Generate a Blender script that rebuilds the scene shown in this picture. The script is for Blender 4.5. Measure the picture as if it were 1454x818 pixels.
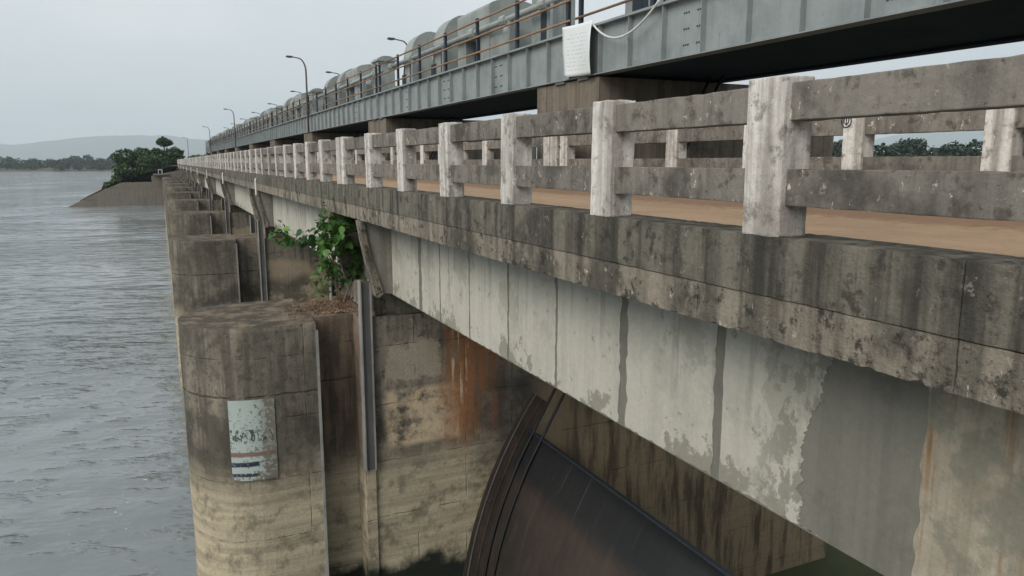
import bpy, bmesh, math, random
import numpy as np
from mathutils import Vector, Matrix, noise as mnoise
R = math.radians
random.seed(7)
scene = bpy.context.scene
for o in list(bpy.data.objects): bpy.data.objects.remove(o)
C = scene.collection

# ------------------------------------------------------------------ camera
cam = bpy.data.cameras.new('camera'); cam.sensor_width = 36; cam.lens = 26.0
cam.clip_start = 0.05; cam.clip_end = 30000
co = bpy.data.objects.new('camera', cam); C.objects.link(co)
co.location = (0, 0, 0); co.rotation_euler = (R(90 - 9.6746), 0, R(-25.102))
scene.camera = co

# ------------------------------------------------------------------ sky, sun, exposure
SUN_EL, SUN_AZ = R(38), R(245)          # azimuth clockwise from +Y : the light comes from behind and the lake side
w = bpy.data.worlds.new('World'); scene.world = w; w.use_nodes = True
nt = w.node_tree; nt.nodes.clear()
wo = nt.nodes.new('ShaderNodeOutputWorld'); bg = nt.nodes.new('ShaderNodeBackground')
sky = nt.nodes.new('ShaderNodeTexSky'); sky.sky_type = 'NISHITA'; sky.sun_disc = False
sky.sun_elevation = SUN_EL; sky.sun_rotation = SUN_AZ; sky.air_density = 1.0; sky.dust_density = 3.0
tc = nt.nodes.new('ShaderNodeTexCoord')
mp = nt.nodes.new('ShaderNodeMapping'); mp.inputs['Scale'].default_value = (1, 1, 2.6)
nz = nt.nodes.new('ShaderNodeTexNoise'); nz.inputs['Scale'].default_value = 1.7; nz.inputs['Detail'].default_value = 5
cr = nt.nodes.new('ShaderNodeValToRGB')
cr.color_ramp.elements[0].position = .30; cr.color_ramp.elements[0].color = (5.5, 6.2, 6.55, 1)
cr.color_ramp.elements[1].position = .72; cr.color_ramp.elements[1].color = (8.2, 8.45, 8.5, 1)
mx = nt.nodes.new('ShaderNodeMix'); mx.data_type = 'RGBA'; mx.inputs[0].default_value = .86
nt.links.new(tc.outputs['Generated'], mp.inputs[0]); nt.links.new(mp.outputs[0], nz.inputs['Vector'])
nt.links.new(nz.outputs[0], cr.inputs[0])
nt.links.new(sky.outputs[0], mx.inputs[6]); nt.links.new(cr.outputs[0], mx.inputs[7])
nt.links.new(mx.outputs[2], bg.inputs[0]); bg.inputs[1].default_value = .055
nt.links.new(bg.outputs[0], wo.inputs[0])
sl = bpy.data.lights.new('sun', 'SUN'); sl.energy = 1.5; sl.angle = R(38); sl.color = (1, .955, .89)
so = bpy.data.objects.new('sun', sl); C.objects.link(so)
sd = Vector((math.sin(SUN_AZ) * math.cos(SUN_EL), math.cos(SUN_AZ) * math.cos(SUN_EL), math.sin(SUN_EL)))
so.rotation_euler = sd.to_track_quat('Z', 'Y').to_euler(); so.location = (-30, -30, 60)
scene.view_settings.view_transform = 'Standard'; scene.view_settings.look = 'None'
scene.view_settings.exposure = 1.0; scene.view_settings.gamma = 1.0
scene.view_settings.use_curve_mapping = False
scene.render.engine = 'CYCLES'
scene.cycles.max_bounces = 6; scene.cycles.volume_bounces = 1
scene.render.resolution_x = 1024; scene.render.resolution_y = 576

# ------------------------------------------------------------------ node helper
class N:
    def __init__(s, name):
        s.m = bpy.data.materials.new(name); s.m.use_nodes = True
        s.t = s.m.node_tree; s.t.nodes.clear()
        s.out = s.t.nodes.new('ShaderNodeOutputMaterial')
        s.b = s.t.nodes.new('ShaderNodeBsdfPrincipled')
        s.t.links.new(s.b.outputs[0], s.out.inputs[0])
        g = s.t.nodes.new('ShaderNodeNewGeometry'); s.pos = g.outputs['Position']; s.nor = g.outputs['Normal']
        sp = s.t.nodes.new('ShaderNodeSeparateXYZ'); s.t.links.new(s.pos, sp.inputs[0])
        s.x, s.y, s.z = sp.outputs
        oi = s.t.nodes.new('ShaderNodeObjectInfo'); s.rnd = oi.outputs['Random']
    def put(s, sock, v):
        if isinstance(v, (int, float)): sock.default_value = v
        elif isinstance(v, tuple):
            sock.default_value = v if len(v) == len(sock.default_value) else tuple(v) + (1,)
        else: s.t.links.new(v, sock)
    def math(s, op, a, b=0., c=None, clamp=False):
        n = s.t.nodes.new('ShaderNodeMath'); n.operation = op; n.use_clamp = clamp
        s.put(n.inputs[0], a); s.put(n.inputs[1], b)
        if c is not None: s.put(n.inputs[2], c)
        return n.outputs[0]
    def add(s, a, b): return s.math('ADD', a, b)
    def sub(s, a, b): return s.math('SUBTRACT', a, b)
    def mul(s, a, b): return s.math('MULTIPLY', a, b)
    def maps(s, sc, loc=(0, 0, 0), vec=None):
        n = s.t.nodes.new('ShaderNodeMapping'); s.put(n.inputs[0], vec or s.pos)
        n.inputs['Scale'].default_value = sc; n.inputs['Location'].default_value = loc
        return n.outputs[0]
    def noise(s, scale, detail=5, rough=.55, vec=None, dist=0.):
        n = s.t.nodes.new('ShaderNodeTexNoise'); s.put(n.inputs['Vector'], vec or s.pos)
        n.inputs['Scale'].default_value = scale; n.inputs['Detail'].default_value = detail
        n.inputs['Roughness'].default_value = rough; n.inputs['Distortion'].default_value = dist
        return n.outputs[0]
    def step(s, v, a, b):                     # smoothstep, a may exceed b
        n = s.t.nodes.new('ShaderNodeMapRange'); n.interpolation_type = 'SMOOTHSTEP'
        s.put(n.inputs[0], v)
        if a <= b: n.inputs[1].default_value, n.inputs[2].default_value, n.inputs[3].default_value, n.inputs[4].default_value = a, b, 0, 1
        else: n.inputs[1].default_value, n.inputs[2].default_value, n.inputs[3].default_value, n.inputs[4].default_value = b, a, 1, 0
        return n.outputs[0]
    def mix(s, f, a, b, mode='MIX'):
        n = s.t.nodes.new('ShaderNodeMix'); n.data_type = 'RGBA'; n.blend_type = mode
        s.put(n.inputs[0], f); s.put(n.inputs[6], a); s.put(n.inputs[7], b)
        return n.outputs[2]
    def scale(s, col, f):                     # colour times scalar
        n = s.t.nodes.new('ShaderNodeVectorMath'); n.operation = 'SCALE'
        s.put(n.inputs[0], col); s.put(n.inputs['Scale'], f); return n.outputs[0]
    def bump(s, h, strength=.4, dist=.02):
        n = s.t.nodes.new('ShaderNodeBump'); n.inputs['Strength'].default_value = strength
        n.inputs['Distance'].default_value = dist; s.put(n.inputs['Height'], h)
        s.t.links.new(n.outputs[0], s.b.inputs['Normal'])
    def done(s, col, rough=.9, metal=0., spec=.3):
        s.put(s.b.inputs['Base Color'], col); s.put(s.b.inputs['Roughness'], rough)
        s.put(s.b.inputs['Metallic'], metal); s.b.inputs['Specular IOR Level'].default_value = spec
        return s.m
    def box(s, v, a, b, soft):                # 1 between a and b
        return s.mul(s.step(v, a - soft, a + soft), s.step(v, b + soft, b - soft))

def concrete(name, base, dark, light=None, streak=.6, blotch=.6, lightamt=.0, rough=.92, bump=.5,
             grime=None, extra=None, fine_amt=.6, rnd=.18, specks=0):
    n = N(name)
    big = n.noise(.5, 5); med = n.noise(2.3, 8, .62); fine = n.noise(21, 7, .65)
    stv = n.noise(1, 6, .6, vec=n.maps((5.5, 5.5, .32)))
    stv2 = n.noise(1, 5, .6, vec=n.maps((19, 19, .8)))
    col = n.mix(n.mul(n.step(stv, .42, .68), streak), base, dark)
    col = n.mix(n.mul(n.step(stv2, .52, .72), streak * .5), col, dark)
    mm = n.add(n.mul(med, .6), n.mul(big, .4))
    col = n.mix(n.mul(n.step(mm, .49, .62), blotch), col, dark)
    if grime: col = n.mix(n.mul(n.step(n.noise(7, 8, .7), .52, .64), grime[1]), col, grime[0])
    if light:
        li = n.mul(n.step(n.noise(9, 6, .7), .60, .67), n.step(n.noise(1.4, 4), .45, .6))
        col = n.mix(n.mul(li, lightamt), col, light)
    h = n.add(n.mul(fine, .5), n.mul(med, .5))
    if specks:                                 # lime flecks and small drips where the skin has spalled
        fk = n.mul(n.step(n.noise(1, 5, .7, vec=n.maps((26, 26, 11))), .62, .68), n.step(n.noise(2.1, 5, .6), .46, .6))
        col = n.mix(n.mul(fk, specks), col, light or (.5, .48, .44))
        pt = n.step(n.noise(34, 4, .7), .64, .70)
        col = n.mix(n.mul(pt, specks * .8), col, (.05, .046, .04)); h = n.sub(h, n.mul(pt, .5))
    if extra:
        r = extra(n, col, h)
        col, h = r if isinstance(r, tuple) else (r, h)
    vf = n.noise(75, 4, .7)
    col = n.scale(col, n.add(1 - fine_amt * .75, n.mul(n.add(fine, n.mul(vf, .5)), fine_amt)))
    h = n.add(h, n.mul(vf, .22))
    col = n.scale(col, n.add(1 - rnd * .5, n.mul(n.rnd, rnd)))
    n.bump(h, bump, .03)
    return n.done(col, rough, 0, .25)

M = {}
M['post'] = concrete('pale_post_concrete', (.60, .57, .53), (.18, .156, .132), (.78, .77, .74), .75, .5, .7, grime=((.12, .105, .088), .65), specks=.5)
M['rail'] = concrete('brown_rail_concrete', (.195, .176, .152), (.07, .063, .055), (.60, .55, .48), .55, .85, 1.0, grime=((.065, .057, .046), .75), specks=.8)
M['kerb'] = concrete('blackened_kerb_concrete', (.152, .138, .111), (.036, .034, .028), (.44, .40, .34), .95, .8, .45, grime=((.034, .031, .025), .8), bump=.9, specks=.45)
M['slab'] = concrete('rough_slab_concrete', (.25, .219, .173), (.058, .053, .043), (.52, .48, .41), .75, .8, .7, grime=((.04, .036, .03), .95), bump=1.0, specks=.8)
M['mortar'] = concrete('grey_mortar', (.165, .158, .132), (.105, .102, .086), None, .5, .6, 0, bump=.25, fine_amt=.35)
M['diaphragm'] = concrete('bracket_concrete', (.26, .245, .21), (.12, .112, .095), None, .5, .6, 0, bump=.3)

def ex_panel(n, col, h):
    col = n.mix(n.mul(n.step(n.z, -1.75, -1.3), .38), col, (.265, .265, .235))  # top of the panels darkened: shade of the overhang painted into the plaster
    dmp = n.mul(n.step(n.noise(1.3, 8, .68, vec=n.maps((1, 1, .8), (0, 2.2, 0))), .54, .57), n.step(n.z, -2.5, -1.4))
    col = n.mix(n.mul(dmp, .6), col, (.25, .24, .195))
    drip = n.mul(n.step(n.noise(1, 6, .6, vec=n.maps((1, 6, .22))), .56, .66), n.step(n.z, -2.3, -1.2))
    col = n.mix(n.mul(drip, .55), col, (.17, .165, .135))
    tear = n.mul(n.step(n.y, 4.15, 3.55), n.step(n.noise(5.5, 9, .74, vec=n.maps((1, 1, .8), (1, 7, 3))), .50, .53))
    col = n.mix(n.mul(tear, .8), col, (.19, .182, .15))
    rag = n.step(n.add(n.noise(4.5, 9, .72), n.mul(n.step(n.z, -2.05, -2.5), n.mul(n.step(n.noise(.9, 4), .38, .6), .26))), .60, .64)
    return n.mix(rag, col, (.235, .225, .18))
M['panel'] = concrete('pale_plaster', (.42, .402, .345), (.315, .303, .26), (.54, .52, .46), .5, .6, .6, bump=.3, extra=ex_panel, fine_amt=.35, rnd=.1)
def ex_stain(n, col, h):
    v = n.noise(1, 7, .6, vec=n.maps((7, 7, .5)))
    col = n.mix(n.step(v, .5, .66), col, (.19, .12, .065))
    col = n.mix(n.mul(n.step(n.noise(2.2, 8, .65), .5, .6), .8), col, (.17, .165, .13))
    return n.mix(n.mul(n.step(n.y, 2.15, 1.75), .7), col, (.11, .105, .08))
M['stained'] = concrete('rust_stained_plaster', (.31, .275, .212), (.17, .15, .112), None, .7, .7, 0, extra=ex_stain)

def pier_extra(special):
    def f(n, col, h):
        wob = n.mul(n.sub(n.noise(1.1, 6, .6), .5), .9)
        z = n.add(n.z, wob)
        strata = n.noise(1, 6, .6, vec=n.maps((.35, .35, 7)))
        low = n.mix(n.mul(n.step(strata, .35, .7), .8), (.43, .37, .26), (.24, .205, .145))
        low = n.mix(n.mul(n.step(n.noise(2.5, 8, .7), .48, .64), .7), low, (.125, .112, .08))
        nose = n.mul(n.step(n.x, 2.6, 2.3), n.step(n.noise(1.2, 7, .68, vec=n.maps((1, 1, .6), (4, 0, 0))), .36, .58))
        col = n.mix(n.mul(nose, .62), col, (.075, .068, .055))
        if not special:
            tan = n.mul(n.step(n.x, 3.4, 3.6), n.mul(n.step(z, -3.7, -4.0), n.step(n.noise(.9, 5), .38, .5)))
            col = n.mix(n.mul(tan, .7), col, n.mix(n.noise(2.2, 6), (.42, .34, .22), (.26, .21, .15)))
        dk = n.mul(n.box(z, -5.95, -4.5, .3), n.step(n.noise(1.6, 6), .42, .58))
        col = n.mix(n.mul(dk, .75), col, (.05, .046, .036))
        col = n.mix(n.step(z, -5.3, -6.5), col, low)
        # pour lines, uneven and broken
        zz = n.add(n.z, n.mul(n.sub(n.noise(1.7, 5), .5), .10))
        fr = n.math('FRACT', n.mul(n.add(zz, 20.07), 1 / 1.18))
        ln = n.mul(n.box(fr, .014, .026, .010), n.step(n.noise(2.6, 5, .6), .42, .62))
        vx = n.math('FRACT', n.mul(n.add(n.x, n.mul(n.sub(n.noise(2.5, 4), .5), .05)), 1 / 1.07))
        lv = n.mul(n.box(vx, .01, .03, .01), n.mul(n.step(n.noise(1.3, 3), .45, .6), .6))
        lines = n.math('MAXIMUM', ln, lv)
        jz = n.add(n.z, n.mul(n.sub(n.noise(4, 6, .65), .5), .09))
        lines = n.math('MAXIMUM', lines, n.mul(n.mul(n.box(jz, -4.27, -4.23, .012), n.step(n.x, 3.3, 3.1)), n.step(n.noise(3, 5, .6), .36, .5)))
        if special:
            wx = n.add(n.x, n.mul(n.sub(n.noise(2.2, 7, .65), .5), .9))
            wz = n.add(n.z, n.mul(n.sub(n.noise(2.6, 7, .65, vec=n.maps((1, 1, 1), (5, 3, 1))), .5), .8))
            near = n.step(n.y, 14.2, 14.0)
            bp = n.mul(near, n.mul(n.box(n.add(n.x, n.mul(wob, .25)), 3.68, 5.25, .12), n.box(n.add(n.z, n.mul(wob, .18)), -5.62, -4.45, .07)))
            col = n.mix(n.mul(bp, n.mul(n.step(n.noise(2.6, 7, .65), .34, .55), .85)), col, n.mix(n.noise(3, 5), (.62, .47, .30), (.46, .38, .27)))
            pl = n.mul(near, n.mul(n.box(wx, 3.7, 4.8, .05), n.box(wz, -4.3, -3.5, .05)))
            col = n.mix(n.mul(pl, .7), col, (.36, .31, .24))
            rs = n.noise(1, 7, .6, vec=n.maps((6, 6, .7), (2, 0, 0)))
            ru = n.mul(near, n.mul(n.box(wx, 4.95, 6.1, .35), n.box(wz, -5.7, -2.8, .5)))
            col = n.mix(n.mul(ru, n.mul(n.step(rs, .33, .58), .92)), col, (.26, .115, .048))
            wt = n.mul(near, n.mul(n.box(wx, 5.12, 5.42, .08), n.box(wz, -4.9, -3.3, .3)))
            col = n.mix(n.mul(wt, n.step(n.noise(1, 6, .6, vec=n.maps((16, 16, .9))), .52, .62)), col, (.48, .38, .28))
            sm = n.mul(near, n.mul(n.box(wx, 5.8, 8.4, .5), n.box(wz, -7.2, -4.2, .5)))
            col = n.mix(n.mul(sm, .6), col, (.036, .034, .032))  # smoky dark patch, the beam's shadow on the wall painted in with it
            # slot wall discoloured red brown
            sb = n.mul(n.box(n.x, 2.36, 3.4, .04), n.mul(n.box(n.y, 13.9, 14.6, .1), n.step(z, -6.2, -5.4)))
            col = n.mix(n.mul(sb, .75), col, n.mix(n.step(n.noise(1, 6, .6, vec=n.maps((5, 5, .6))), .45, .6), (.185, .13, .09), (.075, .05, .036)))
        # far down the pier wall the damp has left black vertical runs
        dw = n.mul(n.step(n.x, 7.2, 8.2), n.step(n.noise(1, 7, .65, vec=n.maps((3.2, 3.2, .4))), .45, .62))
        col = n.mix(n.mul(n.step(n.x, 6.6, 7.6), .8), col, (.27, .205, .13))
        col = n.mix(n.mul(dw, .8), col, (.058, .05, .036))
        col = n.mix(n.mul(lines, .65), col, (.05, .042, .034))
        # algae at the water's edge
        za = n.add(n.z, n.mul(n.sub(n.noise(.9, 6, .6), .5), 1.6))
        col = n.mix(n.mul(n.step(za, -7.95, -8.35), n.mul(n.step(n.x, 2.3, 2.7), n.step(n.x, 7, 6))), col, (.014, .018, .014))
        # flat tops carry dry dust
        sp = n.t.nodes.new('ShaderNodeSeparateXYZ'); n.t.links.new(n.nor, sp.inputs[0])
        up = n.step(sp.outputs[2], .7, .9)
        tp = n.mix(n.step(n.add(n.noise(2.4, 8, .7), n.mul(n.step(n.x, 2.6, 1.4), .05)), .40, .62), (.20, .152, .108), (.058, .050, .040))
        col = n.mix(n.mul(up, .9), col, tp)
        return col, n.sub(h, n.mul(lines, .8))
    return f
M['pier_gauge'] = concrete('stained_pier_concrete', (.23, .20, .158), (.058, .053, .044), (.40, .35, .27), .7, .75, .5, grime=((.045, .041, .032), .65), extra=pier_extra(True), bump=.7, rnd=0)
M['pier'] = concrete('weathered_pier_concrete', (.205, .178, .14), (.062, .056, .046), (.38, .34, .27), .7, .75, .4, grime=((.045, .041, .033), .65), extra=pier_extra(False), bump=.7, rnd=.12)
M['upper'] = concrete('brown_upper_concrete', (.17, .145, .115), (.075, .065, .052), (.26, .23, .19), .7, .7, .4)  # a darker brown than the pier shafts
M['abut'] = concrete('abutment_concrete', (.19, .168, .138), (.105, .094, .078), (.40, .37, .32), .5, .6, .3)

def dirt():
    n = N('orange_dirt_road')
    a = n.noise(.9, 6); b = n.noise(6, 8, .65); c = n.noise(40, 5, .7)
    col = n.mix(n.step(a, .4, .62), (.36, .25, .162), (.30, .212, .142))
    col = n.mix(n.mul(n.step(b, .52, .62), .35), col, (.26, .16, .095))
    trk = n.noise(1, 6, .6, vec=n.maps((1.1, .05, 1)))
    col = n.mix(n.mul(n.step(trk, .46, .72), .3), col, (.25, .165, .105))
    col = n.mix(n.mul(n.step(n.noise(24, 6, .75), .60, .66), .5), col, (.13, .095, .07))
    edge = n.math('MAXIMUM', n.step(n.add(n.x, n.mul(n.sub(b, .5), .5)), 3.95, 3.7), n.step(n.add(n.x, n.mul(n.sub(b, .5), .8)), 7.0, 7.4))
    col = n.mix(n.mul(edge, .75), col, (.17, .105, .066))
    col = n.scale(col, n.add(.8, n.mul(c, .4)))
    n.bump(n.add(b, n.mul(c, .6)), .5, .03)
    return n.done(col, .95)
M['dirt'] = dirt()

def paint(name, base, dark, rust=0., rough=.5, metal=0.):
    n = N(name)
    a = n.noise(1.3, 6, .6); st = n.noise(1, 6, .6, vec=n.maps((9, 9, .6))); f = n.noise(30, 5, .6)
    col = n.mix(n.mul(n.step(a, .42, .66), .6), base, dark)
    col = n.mix(n.mul(n.step(st, .5, .7), .45), col, dark)
    if rust: col = n.mix(n.mul(n.step(n.noise(6, 8, .7), .6, .66), rust), col, (.16, .07, .035))
    col = n.scale(col, n.add(.87, n.mul(f, .26)))
    col = n.scale(col, n.add(.94, n.mul(n.rnd, .12)))
    n.bump(n.add(n.mul(f, .3), a), .12, .01)
    return n.done(col, n.add(rough - .08, n.mul(a, .2)), metal, .4)
M['girder'] = paint('blue_grey_girder_paint', (.235, .265, .265), (.15, .175, .18), .35, .5)
M['hoist'] = paint('pale_green_grey_paint', (.27, .295, .28), (.17, .19, .182), .35, .6)
M['navy'] = paint('dark_navy_paint', (.016, .024, .036), (.01, .014, .022), .1, .55)
M['soffit'] = paint('shade_darkened_underside', (.011, .032, .058), (.008, .022, .042), .02, .85)  # shade below the hoist bridge painted in as a navy-dark steel colour
M['pipe'] = paint('rusty_pipe', (.27, .165, .10), (.16, .09, .055), .5, .7)
M['pole'] = paint('grey_rusty_pole', (.11, .088, .075), (.06, .056, .054), .6, .65)
M['lampgrey'] = paint('dark_lamp_arm', (.07, .078, .082), (.045, .05, .055), .2, .6)
M['steel'] = paint('weathered_guide_steel', (.125, .126, .122), (.075, .074, .07), .5, .65, .1)
M['guide_light'] = paint('scoured_steel_edge', (.29, .285, .27), (.16, .155, .145), .5, .65, .1)
M['cable'] = paint('white_cable', (.62, .63, .62), (.45, .46, .45), 0, .5)
M['rope'] = paint('black_wire_rope', (.010, .010, .011), (.006, .006, .006), 0, .6)
M['whitepaint'] = paint('white_paint', (.72, .73, .72), (.5, .5, .5), .1, .6)

def gate_mat():
    n = N('rusted_gate_plate')
    a = n.noise(.8, 7, .6); st = n.noise(1, 7, .65, vec=n.maps((1.2, 7, 1.2))); f = n.noise(24, 6, .65)
    col = n.mix(n.step(a, .36, .64), (.068, .05, .042), (.042, .036, .032))
    col = n.mix(n.mul(n.step(st, .5, .7), .5), col, (.085, .062, .05))
    top = n.step(n.add(n.z, n.mul(n.sub(n.noise(.7, 6), .5), .5)), -6.75, -6.35)
    col = n.mix(top, col, n.mix(a, (.015, .019, .022), (.030, .032, .032)))
    yy = n.noise(1, 2, .5, vec=n.maps((0, 22, 0)))
    lim = n.noise(1, 2, .5, vec=n.maps((0, 6, 0), (0, 4, 0)))
    dr = n.mul(n.step(yy, .672, .69), n.step(n.add(n.z, n.mul(lim, 1.1)), -5.9, -5.75))
    col = n.mix(n.mul(dr, .75), col, (.5, .5, .48))
    col = n.scale(col, n.add(.75, n.mul(f, .5)))
    n.bump(n.add(f, n.mul(a, 2)), .25, .02)
    return n.done(col, n.add(.38, n.mul(st, .35)), .1, .5)
M['gate'] = gate_mat()
M['seal'] = concrete('rusty_seal_plate', (.07, .052, .042), (.03, .026, .023), (.2, .15, .11), .6, .6, .5, rough=.7)

def gauge_mat():
    n = N('flaking_gauge_paint')
    z = n.add(n.z, n.mul(n.sub(n.noise(5, 6, .6), .5), .05))
    fl = n.noise(11, 9, .72)
    col = n.mix(n.noise(2.2, 6), (.30, .365, .345), (.42, .47, .44))
    col = n.mix(n.step(n.x, 1.22, 1.5), col, (.25, .27, .24))
    # worn row of dark characters, red stripe and two navy bars
    ch = n.mul(n.box(z, -5.10, -4.84, .02), n.step(n.noise(1, 5, .7, vec=n.maps((16, 9, 9))), .5, .53))
    col = n.mix(n.mul(ch, .9), col, (.02, .035, .04))
    col = n.mix(n.mul(n.box(z, -5.37, -5.28, .015), .85), col, (.16, .07, .055))
    for a, b in ((-5.56, -5.47), (-5.76, -5.69)):
        col = n.mix(n.mul(n.mul(n.box(z, a, b, .012), n.step(n.x, 1.3, 1.24)), n.step(fl, .36, .40)), col, (.02, .028, .05))
    cc = n.mix(n.noise(3, 7, .6), (.23, .21, .165), (.10, .095, .078))
    loss = n.step(n.add(fl, n.add(n.mul(n.step(n.z, -5.6, -5.85), .10), n.mul(n.step(n.x, 1.15, 1.5), .12))), .575, .605)
    col = n.mix(n.mul(n.step(n.noise(26, 6, .7), .58, .62), n.box(n.z, -5.2, -4.55, .1)), col, (.05, .055, .05))
    col = n.mix(loss, col, cc)
    n.bump(fl, .2, .01)
    return n.done(col, .8)
M['gauge'] = gauge_mat()

def paper():
    n = N('faded_notice_sheet')
    ln = n.math('FRACT', n.mul(n.add(n.z, n.mul(n.y, -.06)), 1 / .082))
    tx = n.mul(n.box(ln, .30, .58, .06), n.step(n.noise(1, 4, .7, vec=n.maps((1, 24, 9))), .47, .56))
    tx = n.mul(tx, n.mul(n.box(n.z, 1.95, 2.72, .03), n.box(n.y, 13.93, 14.86, .03)))
    col = n.mix(n.mul(tx, .55), n.mix(n.noise(3, 4), (.68, .71, .71), (.60, .64, .65)), (.26, .29, .32))
    return n.done(col, .6)
M['paper'] = paper()

def leafmat(name, a, b, c=None, trans=.0):
    n = N(name)
    col = n.mix(n.rnd, a, b)
    col = n.mix(n.step(n.noise(1.1, 4), .4, .62), col, c or b)
    col = n.scale(col, n.add(.7, n.mul(n.noise(9, 3), .6)))
    n.done(col, .5, 0, .35)
    if trans:
        n.b.inputs['Transmission Weight'].default_value = 0
        tr = n.t.nodes.new('ShaderNodeBsdfTranslucent'); n.put(tr.inputs[0], n.scale(col, 1.2))
        ms = n.t.nodes.new('ShaderNodeMixShader'); ms.inputs[0].default_value = trans
        n.t.links.new(n.b.outputs[0], ms.inputs[1]); n.t.links.new(tr.outputs[0], ms.inputs[2])
        n.t.links.new(ms.outputs[0], n.out.inputs[0])
    return n.m
M['figleaf'] = leafmat('fig_leaf', (.055, .15, .03), (.15, .30, .06), (.03, .095, .025), .3)
M['figleaf2'] = leafmat('fig_leaf_small', (.04, .11, .025), (.07, .16, .035), (.02, .065, .018), .25)
M['leaf'] = leafmat('tree_foliage', (.045, .09, .028), (.075, .13, .035), (.024, .05, .018), .2)
M['leaf2'] = leafmat('far_foliage', (.018, .040, .020), (.030, .055, .024), (.012, .026, .016), .05)
M['bark'] = concrete('bark', (.15, .115, .085), (.06, .048, .038), None)
M['stem'] = concrete('pale_stem', (.30, .20, .14), (.16, .11, .08), None)
M['litter'] = leafmat('dry_leaf_litter', (.24, .135, .07), (.33, .22, .13), (.14, .085, .05))

def watermat():
    n = N('lake_water')
    # wind crests lie across the lake, slightly askew to the dam
    u = n.sub(n.mul(n.x, .93), n.mul(n.y, .36)); v = n.add(n.mul(n.x, .36), n.mul(n.y, .93))
    def plane(su, sv, off):
        cb = n.t.nodes.new('ShaderNodeCombineXYZ'); n.put(cb.inputs[0], n.mul(u, su)); n.put(cb.inputs[1], n.mul(v, sv)); cb.inputs[2].default_value = off
        return cb.outputs[0]
    a = n.noise(1, 2, .45, vec=plane(.20, .42, 0)); b = n.noise(1, 3, .5, vec=plane(.62, 1.25, 3)); c = n.noise(1, 3, .5, vec=plane(2.3, 4.4, 7))
    gust = n.add(.15, n.mul(n.step(n.noise(.045, 4), .3, .7), 1.25))
    h = n.mul(gust, n.add(n.add(n.mul(a, 1.3), n.mul(b, .62)), n.add(n.mul(c, .12), n.mul(n.step(n.add(b, n.mul(c, .25)), .68, .86), .34))))
    n.bump(h, 1.0, .42)
    fl = n.mul(n.step(n.noise(9, 2, .5), .74, .76), n.step(n.noise(.25, 3), .5, .6))
    n.b.inputs['IOR'].default_value = 1.33
    return n.done(n.mix(fl, (.172, .195, .20), (.55, .57, .57)), .05, 0, .95)
M['water'] = watermat()

def groundmat(name, a, b):
    n = N(name); col = n.mix(n.step(n.noise(.05, 8, .65), .4, .6), a, b)
    col = n.scale(col, n.add(.75, n.mul(n.noise(2, 6), .5))); return n.done(col, 1)
M['ground'] = groundmat('scrub_ground', (.045, .055, .025), (.09, .075, .045))
M['shore'] = groundmat('shore_mud', (.10, .078, .055), (.06, .058, .04))
M['hill'] = groundmat('forested_hill', (.045, .07, .045), (.06, .08, .05))
M['bank'] = concrete('stone_pitching', (.21, .185, .145), (.10, .09, .07), None, .3, .8)

# ------------------------------------------------------------------ mesh helpers
def obj(name, verts, faces, mat, parent=None, smooth=False, loc=None):
    me = bpy.data.meshes.new(name); me.from_pydata([tuple(v) for v in verts], [], faces)
    me.materials.append(M[mat] if isinstance(mat, str) else mat)
    bm = bmesh.new(); bm.from_mesh(me); bmesh.ops.recalc_face_normals(bm, faces=bm.faces[:]); bm.to_mesh(me); bm.free()
    if smooth: me.polygons.foreach_set('use_smooth', [True] * len(me.polygons))
    o = bpy.data.objects.new(name, me); C.objects.link(o)
    if parent: o.parent = parent
    if loc: o.location = loc
    return o
def inst(o, loc, parent=None, name=None, rot=None, scl=None):
    c = bpy.data.objects.new(name or o.name.split('.')[0], o.data); C.objects.link(c); c.location = loc
    if parent: c.parent = parent
    if rot: c.rotation_euler = rot
    if scl: c.scale = scl
    return c
def tag(o, label, cat=None, group=None, kind=None):
    o['label'] = label
    if cat: o['category'] = cat
    if group: o['group'] = group
    if kind: o['kind'] = kind
    return o
def thing(name, label, cat, loc=(0, 0, 0), group=None):
    o = bpy.data.objects.new(name, None); C.objects.link(o); o.location = loc; o.empty_display_size = .2
    return tag(o, label, cat, group)
def copy_tree(o, parent=None):
    c = o.copy(); C.objects.link(c)
    if parent: c.parent = parent; c.matrix_parent_inverse = o.matrix_parent_inverse.copy()
    for ch in list(o.children): copy_tree(ch, c)
    return c
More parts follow.
